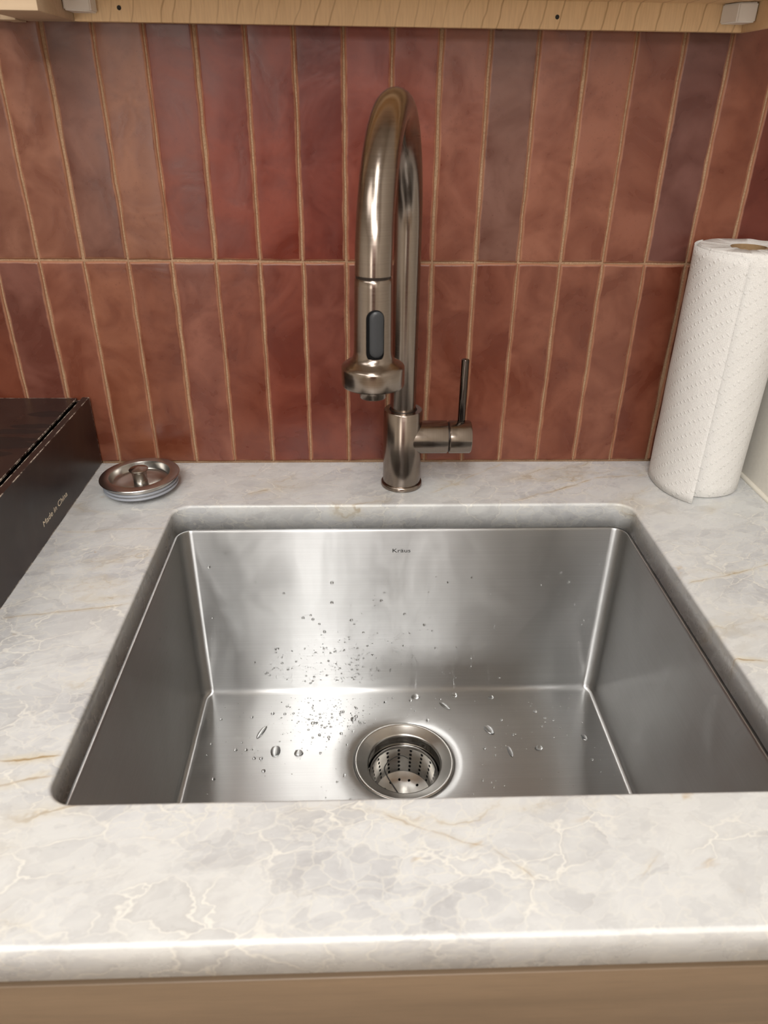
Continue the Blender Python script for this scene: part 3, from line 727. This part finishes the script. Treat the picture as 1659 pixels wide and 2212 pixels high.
# ------------------------------------------------------------------ carton
def carton():
    root = thing('cardboard_box', 'dark brown glossy cardboard carton with scuffed edges, on worktop at left', 'box', (-0.1, -0.2, 0))
    L = root.location
    XR, XL, YB, YF, HT = 0.0285, -0.25, -0.004, -0.42, 0.0940
    def part(name, b, bev=0.0008):
        bm = bmesh.new(); box(bm, *[v - L[i // 2] for i, v in enumerate(b)], bev, 2)
        uvl = bm.loops.layers.uv.new('UVMap')
        mx = [(b[0] - L.x, b[1] - L.x), (b[2] - L.y, b[3] - L.y), (b[4] - L.z, b[5] - L.z)]
        o = obj(name, bm, M['box'], root)
        # uv.x: distance to the nearest outer edge of the panel
        me = o.data; uv = me.uv_layers['UVMap']
        for lp in me.loops:
            co = me.vertices[lp.vertex_index].co
            ds = sorted(min(co[i] - mx[i][0], mx[i][1] - co[i]) for i in range(3))
            uv.data[lp.index].uv = (ds[1], 0)
        auto_smooth(o, 50); return o
    def panel(name, b, cells):
        """subdivided box so that the edge distance is resolved near its edges"""
        def ticks(a, c, k):
            s = [a, a + 0.0012, c - 0.0012, c]; return s if c - a > 0.004 else [a, c]
        xs, ys, zs = ticks(b[0], b[1], 0), ticks(b[2], b[3], 0), ticks(b[4], b[5], 0)
        bm = bmesh.new(); uvl = bm.loops.layers.uv.new('UVMap'); T = (xs, ys, zs)
        for ax in range(3):
            u, v = [(1, 2), (0, 2), (0, 1)][ax]
            for side in (T[ax][0], T[ax][-1]):
                for i in range(len(T[u]) - 1):
                    for j in range(len(T[v]) - 1):
                        qs = [(T[u][i], T[v][j]), (T[u][i + 1], T[v][j]), (T[u][i + 1], T[v][j + 1]), (T[u][i], T[v][j + 1])]
                        vs = []
                        for a_, c_ in qs:
                            p = [0, 0, 0]; p[ax] = side; p[u] = a_; p[v] = c_; vs.append(p)
                        f = bm.faces.new([bm.verts.new([p[k] - L[k] for k in range(3)]) for p in vs])
                        for lp, (a_, c_) in zip(f.loops, qs):
                            du = min(a_ - T[u][0], T[u][-1] - a_); dv = min(c_ - T[v][0], T[v][-1] - c_)
                            lp[uvl].uv = (min(du, dv), 0)
        bmesh.ops.remove_doubles(bm, verts=bm.verts, dist=1e-6)
        o = obj(name, bm, M['box'], root); return o
    wall = panel('side_panel', (XR - 0.0085, XR, YF, YB, 0.0006, HT), 0)
    panel('side_panel', (XL, XL + 0.0085, YF, YB, 0.0006, HT), 0)
    panel('end_panel', (XL + 0.0085, XR - 0.0085, YB - 0.004, YB, 0.0006, HT - 0.004), 0)
    panel('end_panel', (XL + 0.0085, XR - 0.0085, YF, YF + 0.004, 0.0006, HT - 0.004), 0)
    panel('bottom_panel', (XL + 0.0085, XR - 0.0085, YF + 0.004, YB - 0.004, 0.0006, 0.0030), 0)
    panel('lid_panel', (XL + 0.0085, XR - 0.0155, YF + 0.001, YB - 0.0005, HT - 0.0028, HT - 0.0008), 0)
    lettering('printed_lettering', 'Made in China', 0.0098, (XR + 0.0002, -0.2040, 0.0185), (PI / 2, 0, PI / 2), M['print'], wall, 0.0745, L)
carton()

# ------------------------------------------------------------------ paper towel roll
def roll():
    cx, cy, R, Ht, rc = 0.8135, -0.0590, 0.0545, 0.2930, 0.0195
    root = thing('paper_towel_roll', 'white embossed paper towel roll standing upright in the worktop corner', 'paper towel', (cx, cy, 0))
    n = 120
    bm = bmesh.new(); uvl = bm.loops.layers.uv.new('UVMap')
    prof = [(rc, 0.0006), (R - 0.002, 0.0006), (R, 0.0025)] + [(R, 0.0025 + (Ht - 0.005) * i / 24) for i in range(1, 25)] + [(R - 0.0022, Ht), (rc + 0.001, Ht - 0.0008), (rc, Ht - 0.002)]
    acc = 0; vv = [0]
    for a, b in zip(prof[:-1], prof[1:]):
        acc += math.hypot(a[0] - b[0], a[1] - b[1]); vv.append(acc)
    V = []
    for k, (r, z) in enumerate(prof):
        row = []
        for i in range(n):
            a = 2 * PI * i / n
            rr = r + (0.0006 * noise.noise((math.cos(a) * 2.2, math.sin(a) * 2.2, z * 12)) if r > rc + .01 else 0)
            zz = z + (0.0010 * noise.noise((math.cos(a) * 3, math.sin(a) * 3, r * 60)) if z > 0.2 else 0)
            row.append(bm.verts.new((rr * math.cos(a), rr * math.sin(a), zz)))
        V.append(row)
    for k in range(len(prof) - 1):
        for i in range(n):
            j = (i + 1) % n
            f = bm.faces.new((V[k][i], V[k][j], V[k + 1][j], V[k + 1][i])); f.smooth = True
            for lp, (ii, kk) in zip(f.loops, ((i, k), (i + 1, k), (i + 1, k + 1), (i, k + 1))):
                lp[uvl].uv = (2 * PI * R * ii / n, vv[kk])
    o = obj('paper_winding', bm, M['paper'], root); o.data.set_sharp_from_angle(angle=math.radians(50))
    bm = bmesh.new(); lathe(bm, [(rc, 0.0008), (rc, Ht - 0.0006), (rc - 0.0012, Ht - 0.0004), (rc - 0.0014, Ht - 0.002), (rc - 0.0014, 0.0008)], 48)
    o = obj('card_core', bm, M['card'], root); auto_smooth(o, 50)
    # loose outer sheet: wraps the left side and flares away from the winding near its lower corner
    bm = bmesh.new(); uvl = bm.loops.layers.uv.new('UVMap')
    nu, nv = 48, 28; a0, a1 = math.radians(130), math.radians(247)
    G = []
    for j in range(nv + 1):
        fz = j / nv; row = []
        for i in range(nu + 1):
            fu = i / nu; a = a0 + (a1 - a0) * fu
            lift = 0.0012 + 0.0022 * math.sin(PI * min(1, fu * 1.15)) * fz + (0.0165 * (1 - fz) ** 1.15 + 0.0030) * max(0.0, (fu - 0.38) / 0.62) ** 1.7
            lift += 0.0004 * noise.noise((fu * 5, fz * 6, 3.3))
            if fu < 0.1: lift *= 0.3 + 7 * fu
            r = R + lift
            z = 0.0012 + (Ht - 0.0012 - 0.0025 + 0.0025 * (1 - fu)) * fz
            if fu > 0.9: z -= 0.0035 * (fu - 0.9) / 0.1 * fz
            row.append(bm.verts.new((r * math.cos(a), r * math.sin(a), z)))
        G.append(row)
    for j in range(nv):
        for i in range(nu):
            f = bm.faces.new((G[j][i], G[j][i + 1], G[j + 1][i + 1], G[j + 1][i])); f.smooth = True
            for lp, (ii, jj) in zip(f.loops, ((i, j), (i + 1, j), (i + 1, j + 1), (i, j + 1))):
                lp[uvl].uv = (0.114 * ii / nu, Ht * jj / nv)
    o = obj('loose_sheet', bm, M['paper'], root)
    md = o.modifiers.new('thickness', 'SOLIDIFY'); md.thickness = 0.0007; md.offset = 0
roll()

# ------------------------------------------------------------------ wall cabinet above, seen from below
def wall_cabinet():
    root = thing('wall_cabinet', 'pale maple plywood wall cabinet above the tiles with white corner blocks', 'cabinet', (0.42, -0.16, 0.497))
    L = root.location; zb = 0.4965
    def B(name, b, mat, bev=0.0006): return boxobj(name, b, mat, root, bev, L)
    rail = B('back_rail', (0.0905, 0.7735, -0.0135, -0.0012, zb, zb + 0.040), M['maple'])
    B('side_panel', (0.040, 0.0905, -0.110, -0.0012, zb, 0.62), M['pale'])
    B('side_panel', (0.7735, 0.7790, -0.110, -0.0012, zb, 0.62), M['maple'])
    B('bottom_panel', (0.0905, 0.7735, -0.110, -0.0135, 0.5205, 0.532), M['maple'])
    B('top_panel', (0.040, 0.7790, -0.110, -0.0012, 0.62, 0.632), M['maple'])
    for x, z in ((0.1368, 0.5082), (0.5792, 0.507), (0.352, 0.5335)):
        bm = bmesh.new(); rs = []
        for r, y in ((0.0021, -0.0138), (0.0015, -0.0137), (0.0013, -0.0136)):
            rs.append([(x - L.x + r * math.cos(2 * PI * i / 16), y - L.y, z - L.z + r * math.sin(2 * PI * i / 16)) for i in range(16)])
        rings(bm, rs, True, False, True); obj('screw_hole', bm, M['hole'], rail)
    # triangular corner blocks
    def block(name, x0, x1, ys, zb_, zt):
        bm = bmesh.new()
        base = [(x0[0], ys[0]), (x0[1], ys[1]), (x1[0], ys[2]), (x1[1], ys[3])]
        lo = [bm.verts.new((x - L.x, y - L.y, zb_ - L.z)) for x, y in base]; hi = [bm.verts.new((x - L.x, y - L.y, zt - L.z)) for x, y in base]
        bm.faces.new(lo); bm.faces.new(hi)
        for i in range(4): bm.faces.new((lo[i], lo[(i + 1) % 4], hi[(i + 1) % 4], hi[i]))
        bmesh.ops.bevel(bm, geom=list(bm.edges), offset=0.0012, segments=2, affect='EDGES')
        o = obj(name, bm, M['plastic'], root); auto_smooth(o, 50); o['label'] = 'white plastic corner block'
    block('corner_block', (0.0908, 0.0915), (0.1135, 0.1150), (-0.0138, -0.044, -0.030, -0.0138), 0.5030, 0.5200)
    block('corner_block', (0.7730, 0.7725), (0.7560, 0.7480), (-0.0138, -0.042, -0.036, -0.0138), 0.5030, 0.5200)
    # neighbouring unit, only its near bottom corner reaches into view
    root2 = thing('wall_cabinet', 'neighbouring pale plywood cabinet whose bottom corner shows at upper left', 'cabinet', (-0.1, -0.16, 0.497))
    L2 = root2.location
    boxobj('back_rail', (-0.45, 0.0250, -0.022, -0.0012, zb - 0.0005, zb + 0.050), M['pale'], root2, 0.0006, L2)
    boxobj('side_panel', (0.0250, 0.0385, -0.030, -0.0012, zb - 0.0012, 0.62), M['pale'], root2, 0.0006, L2)
    boxobj('bottom_panel', (-0.45, 0.0250, -0.110, -0.022, 0.535, 0.547), M['raw'], root2, 0.0006, L2)
wall_cabinet()

# ------------------------------------------------------------------ base cabinet below
def base_cabinet():
    root = thing('base_cabinet', 'tan wooden base cabinet with framed front below the worktop', 'cabinet', (0.43, -0.33, -0.92))
    L = root.location
    def B(name, b, mat=M['cab'], bev=0.001, par=root): return boxobj(name, b, mat, par, bev, L)
    B('side_panel', (-0.020, -0.002, -0.625, -0.006, -0.82, -TH - 0.001)); B('side_panel', (0.862, 0.880, -0.625, -0.006, -0.82, -TH - 0.001))
    B('bottom_panel', (-0.002, 0.862, -0.625, -0.006, -0.82, -0.802))
    B('toe_kick', (-0.020, 0.880, -0.56, -0.545, -0.92, -0.82))
    B('face_rail', (-0.002, 0.862, -0.625, -0.610, -0.060, -TH - 0.001))
    f = B('front_frame', (-0.018, 0.878, -0.6520, -0.630, -0.1135, -TH - 0.0122))
    B('front_stile', (-0.018, 0.06, -0.6520, -0.630, -0.80, -0.1135)); B('front_stile', (0.80, 0.878, -0.6520, -0.630, -0.80, -0.1135))
    B('front_panel', (0.06, 0.80, -0.644, -0.632, -0.80, -0.1135))
base_cabinet()

# ------------------------------------------------------------------ water
def drop_mesh(name, seed=0, squash=0.42, n=14, m=5, wob=0.12):
    bm = bmesh.new(); rs = []
    for k in range(m):
        a = PI / 2 * k / m
        ring = []
        for i in range(n):
            t = 2 * PI * i / n; r = math.cos(a) ** 0.8 * (1 + wob * noise.noise((math.cos(t) * 1.3, math.sin(t) * 1.3, seed)))
            ring.append((r * math.cos(t), r * math.sin(t), squash * math.sin(a)))
        rs.append(ring)
    R = rings(bm, rs, True, True, False)
    top = bm.verts.new((0, 0, squash))
    for i in range(n): bm.faces.new((R[-1][i], R[-1][(i + 1) % n], top))
    bmesh.ops.recalc_face_normals(bm, faces=bm.faces)
    for f in bm.faces: f.smooth = len(f.verts) <= 4
    me = bpy.data.meshes.new(name); bm.to_mesh(me); bm.free(); me.materials.append(M['water']); return me
DROPS = [drop_mesh('water_drop', s, 0.55 + 0.07 * (s % 3)) for s in range(6)]
SX0, SX1, SY1 = 0.1538, 0.7047, -0.1272
def place_drop(surf, a, b, r, long=1.0, ang=0.0, rr=rng):
    o = link(bpy.data.objects.new('water_drop', rr.choice(DROPS)))
    o.scale = (r * long, r, r)
    if surf == 'floor': o.location = (a, b, ZF - 0.00005); o.rotation_euler = (0, 0, ang)
    elif surf == 'back': o.location = (a, SY1 + 0.00003, b); o.rotation_euler = Matrix.Rotation(PI / 2, 3, 'X').to_euler()
    elif surf == 'left': o.location = (SX0 - 0.00003, a, b); o.rotation_euler = (0, PI / 2, 0)
    elif surf == 'right': o.location = (SX1 + 0.00003, a, b); o.rotation_euler = (0, -PI / 2, 0)
    return o
# large drops on the sink floor (x, y, radius, elongation, angle, label)
BIG = [
    (0.2437, -0.2041, 0.0035, 3.4, 1.12, 'long thin crooked water streak on sink floor left of the drain'),
    (0.2652, -0.2365, 0.0062, 1.5, 1.5, 'largest water drop on the left half of the sink floor'),
    (0.2948, -0.2406, 0.0050, 1.15, 0.0, 'domed water drop between largest left drop and the drain'),
    (0.4905, -0.1612, 0.0033, 2.9, -0.80, 'slanted elongated water drop near sink back edge, behind and right of drain'),
    (0.5448, -0.2063, 0.0052, 1.75, -0.95, 'large oval water drop on the floor right of the drain'),
    (0.5662, -0.2444, 0.0030, 3.2, -1.42, 'narrow water streak right of the drain toward the front'),
    (0.4512, -0.1425, 0.0048, 1.35, 0.1, 'flat round water drop by the back fillet behind the drain'),
    (0.5066, -0.1410, 0.0038, 1.1, 0.0, 'round water drop at the back fillet right of the flat one'),
    (0.5573, -0.1460, 0.0036, 1.1, -0.5, 'round water drop near back edge above the large oval drop'),
    (0.3645, -0.1830, 0.0036, 1.15, 0.7, 'paired water drop just behind the left rim of the drain'),
    (0.6682, -0.2225, 0.0036, 1.5, -1.2, 'oval water drop near the right edge of the sink floor'),
    (0.6043, -0.2392, 0.0040, 1.35, 0.0, 'ring shaped water drop midway between drain and right edge'),
]
for x, y, r, lg, an, lab in BIG:
    tag(place_drop('floor', x, y, r, lg, an), lab, 'water drop', 'large water drops on the sink floor')
BEADF = [(0.2139, -0.2334), (0.2269, -0.2337), (0.2392, -0.2476), (0.248, -0.2478), (0.2531, -0.2678), (0.2549, -0.1701), (0.2275, -0.1764), (0.5643, -0.1888), (0.6134, -0.1744), (0.5341, -0.2376),
         (0.4647, -0.1875), (0.4441, -0.1495), (0.3104, -0.1891), (0.32, -0.2099), (0.3323, -0.2142), (0.3485, -0.2081), (0.1933, -0.2792), (0.368, -0.178)]
BEADB = [(0.3383, -0.1125), (0.3376, -0.1441), (0.299, -0.1686), (0.3265, -0.1923), (0.3118, -0.1711), (0.3627, -0.1733), (0.1834, -0.0865), (0.1799, -0.1669), (0.3787, -0.1946), (0.4025, -0.142), (0.4335, -0.1643),
         (0.4608, -0.1825), (0.4888, -0.1135), (0.5461, -0.1341), (0.6343, -0.0999), (0.6466, -0.1146), (0.659, -0.1506), (0.6746, -0.216), (0.6106, -0.1193)]
BEADL = [(-0.264, -0.0902), (-0.3485, -0.0607), (-0.3731, -0.0457), (-0.2374, -0.0951), (-0.4004, -0.1142)]
def bead(surf, a, b, r):
    o = place_drop(surf, a, b, r)
    if surf == 'floor':
        where = 'left of the drain' if a < DX - DR else 'right of the drain' if a > DX + DR else 'between the drain and the back wall'
        lab, grp = 'small round water bead on the sink floor, ' + where, 'beads on the sink floor ' + where
    elif surf == 'back':
        where = 'left of the lettering' if a < 0.40 else 'below the lettering' if a < 0.46 else 'right of the lettering'
        lab, grp = 'small water bead clinging to the sink back wall, low and ' + where, 'beads on the sink back wall ' + where
        lab = lab.replace('low and below', 'below')
    else:
        lab, grp = 'small water bead clinging to the %s sink wall' % surf, 'beads on the %s sink wall' % surf
    tag(o, lab.replace('low and ', ''), 'water drop', grp)
for x, y in BEADF: bead('floor', x, y, rng.uniform(0.0019, 0.0027))
for x, z in BEADB: bead('back', x, z, rng.uniform(0.0015, 0.0023))
for y, z in BEADL: bead('left', y, z, rng.uniform(0.0012, 0.0018))
def in_drain(x, y, k=0.006): return math.hypot(x - DX, y - DY) < DR + k
def sample(rr, surf):
    while True:
        if surf == 'back':
            if rr.random() < 0.55: x = rr.gauss(0.345, 0.055); z = -0.297 + abs(rr.gauss(0.052, 0.030))
            else: x = rr.uniform(SX0 + 0.02, SX1 - 0.02); z = -0.297 + abs(rr.gauss(0.02, 0.085))
            if SX0 + 0.018 < x < SX1 - 0.018 and -0.284 < z < -0.06: return x, z
        elif surf == 'floor':
            if rr.random() < 0.6: x = rr.gauss(0.335, 0.045); y = rr.gauss(-0.175, 0.030)
            else: x = rr.uniform(SX0 + 0.015, SX1 - 0.015); y = rr.uniform(-0.34, -0.142)
            if SX0 + 0.014 < x < SX1 - 0.014 and -0.36 < y < -0.1405 and not in_drain(x, y): return x, y
        elif surf == 'left':
            y = rr.uniform(-0.44, -0.15); z = -0.29 + abs(rr.gauss(0.02, 0.09))
            if -0.284 < z < -0.05: return y, z
        else:
            y = rr.uniform(-0.40, -0.15); z = -0.29 + abs(rr.gauss(0.03, 0.09))
            if -0.284 < z < -0.05: return y, z
rr = random.Random(21)
for surf, cnt, lo, hi in (('floor', 78, 0.0011, 0.0020), ('back', 95, 0.0011, 0.0018), ('left', 42, 0.0009, 0.0015), ('right', 16, 0.0008, 0.0012)):
    for _ in range(cnt):
        a, b = sample(rr, surf); bead(surf, a, b, rr.uniform(lo, hi))
# the finest spray: uncountable, one object
def spray():
    V, F = [], []
    def dome(c, ax, ay, az, r):
        n = 6; b = len(V)
        for k, (cr, h) in enumerate(((1.0, 0.0), (0.72, 0.34))):
            for i in range(n):
                t = 2 * PI * i / n; V.append(tuple(c[j] + r * (cr * math.cos(t) * ax[j] + cr * math.sin(t) * ay[j] + h * az[j]) for j in range(3)))
        V.append(tuple(c[j] + r * 0.46 * az[j] for j in range(3)))
        F.append(tuple(b + i for i in range(n))[::-1])
        for i in range(n):
            j = (i + 1) % n; F.append((b + i, b + j, b + n + j, b + n + i)); F.append((b + n + i, b + n + j, b + 2 * n))
    rr = random.Random(5)
    X, Y, Z = (1, 0, 0), (0, 1, 0), (0, 0, 1)
    for surf, cnt in (('back', 620), ('floor', 420), ('left', 200), ('right', 60)):
        for _ in range(cnt):
            a, b = sample(rr, surf); r = 0.00038 + 0.00064 * rr.random() ** 2
            if surf == 'back': dome((a, SY1 + 0.00002, b), X, Z, (0, -1, 0), r)
            elif surf == 'floor': dome((a, b, ZF), X, Y, Z, r)
            elif surf == 'left': dome((SX0 - 0.00002, a, b), Y, Z, X, r)
            else: dome((SX1 + 0.00002, a, b), Z, Y, (-1, 0, 0), r)
    me = bpy.data.meshes.new('water_spray'); me.from_pydata(V, [], F); me.update(); me.materials.append(M['water'])
    for p in me.polygons: p.use_smooth = len(p.vertices) < 6
    o = link(bpy.data.objects.new('water_spray', me)); o['kind'] = 'stuff'
    tag(o, 'fine mist of tiny water droplets speckling the sink walls and floor', 'water spray')
spray()
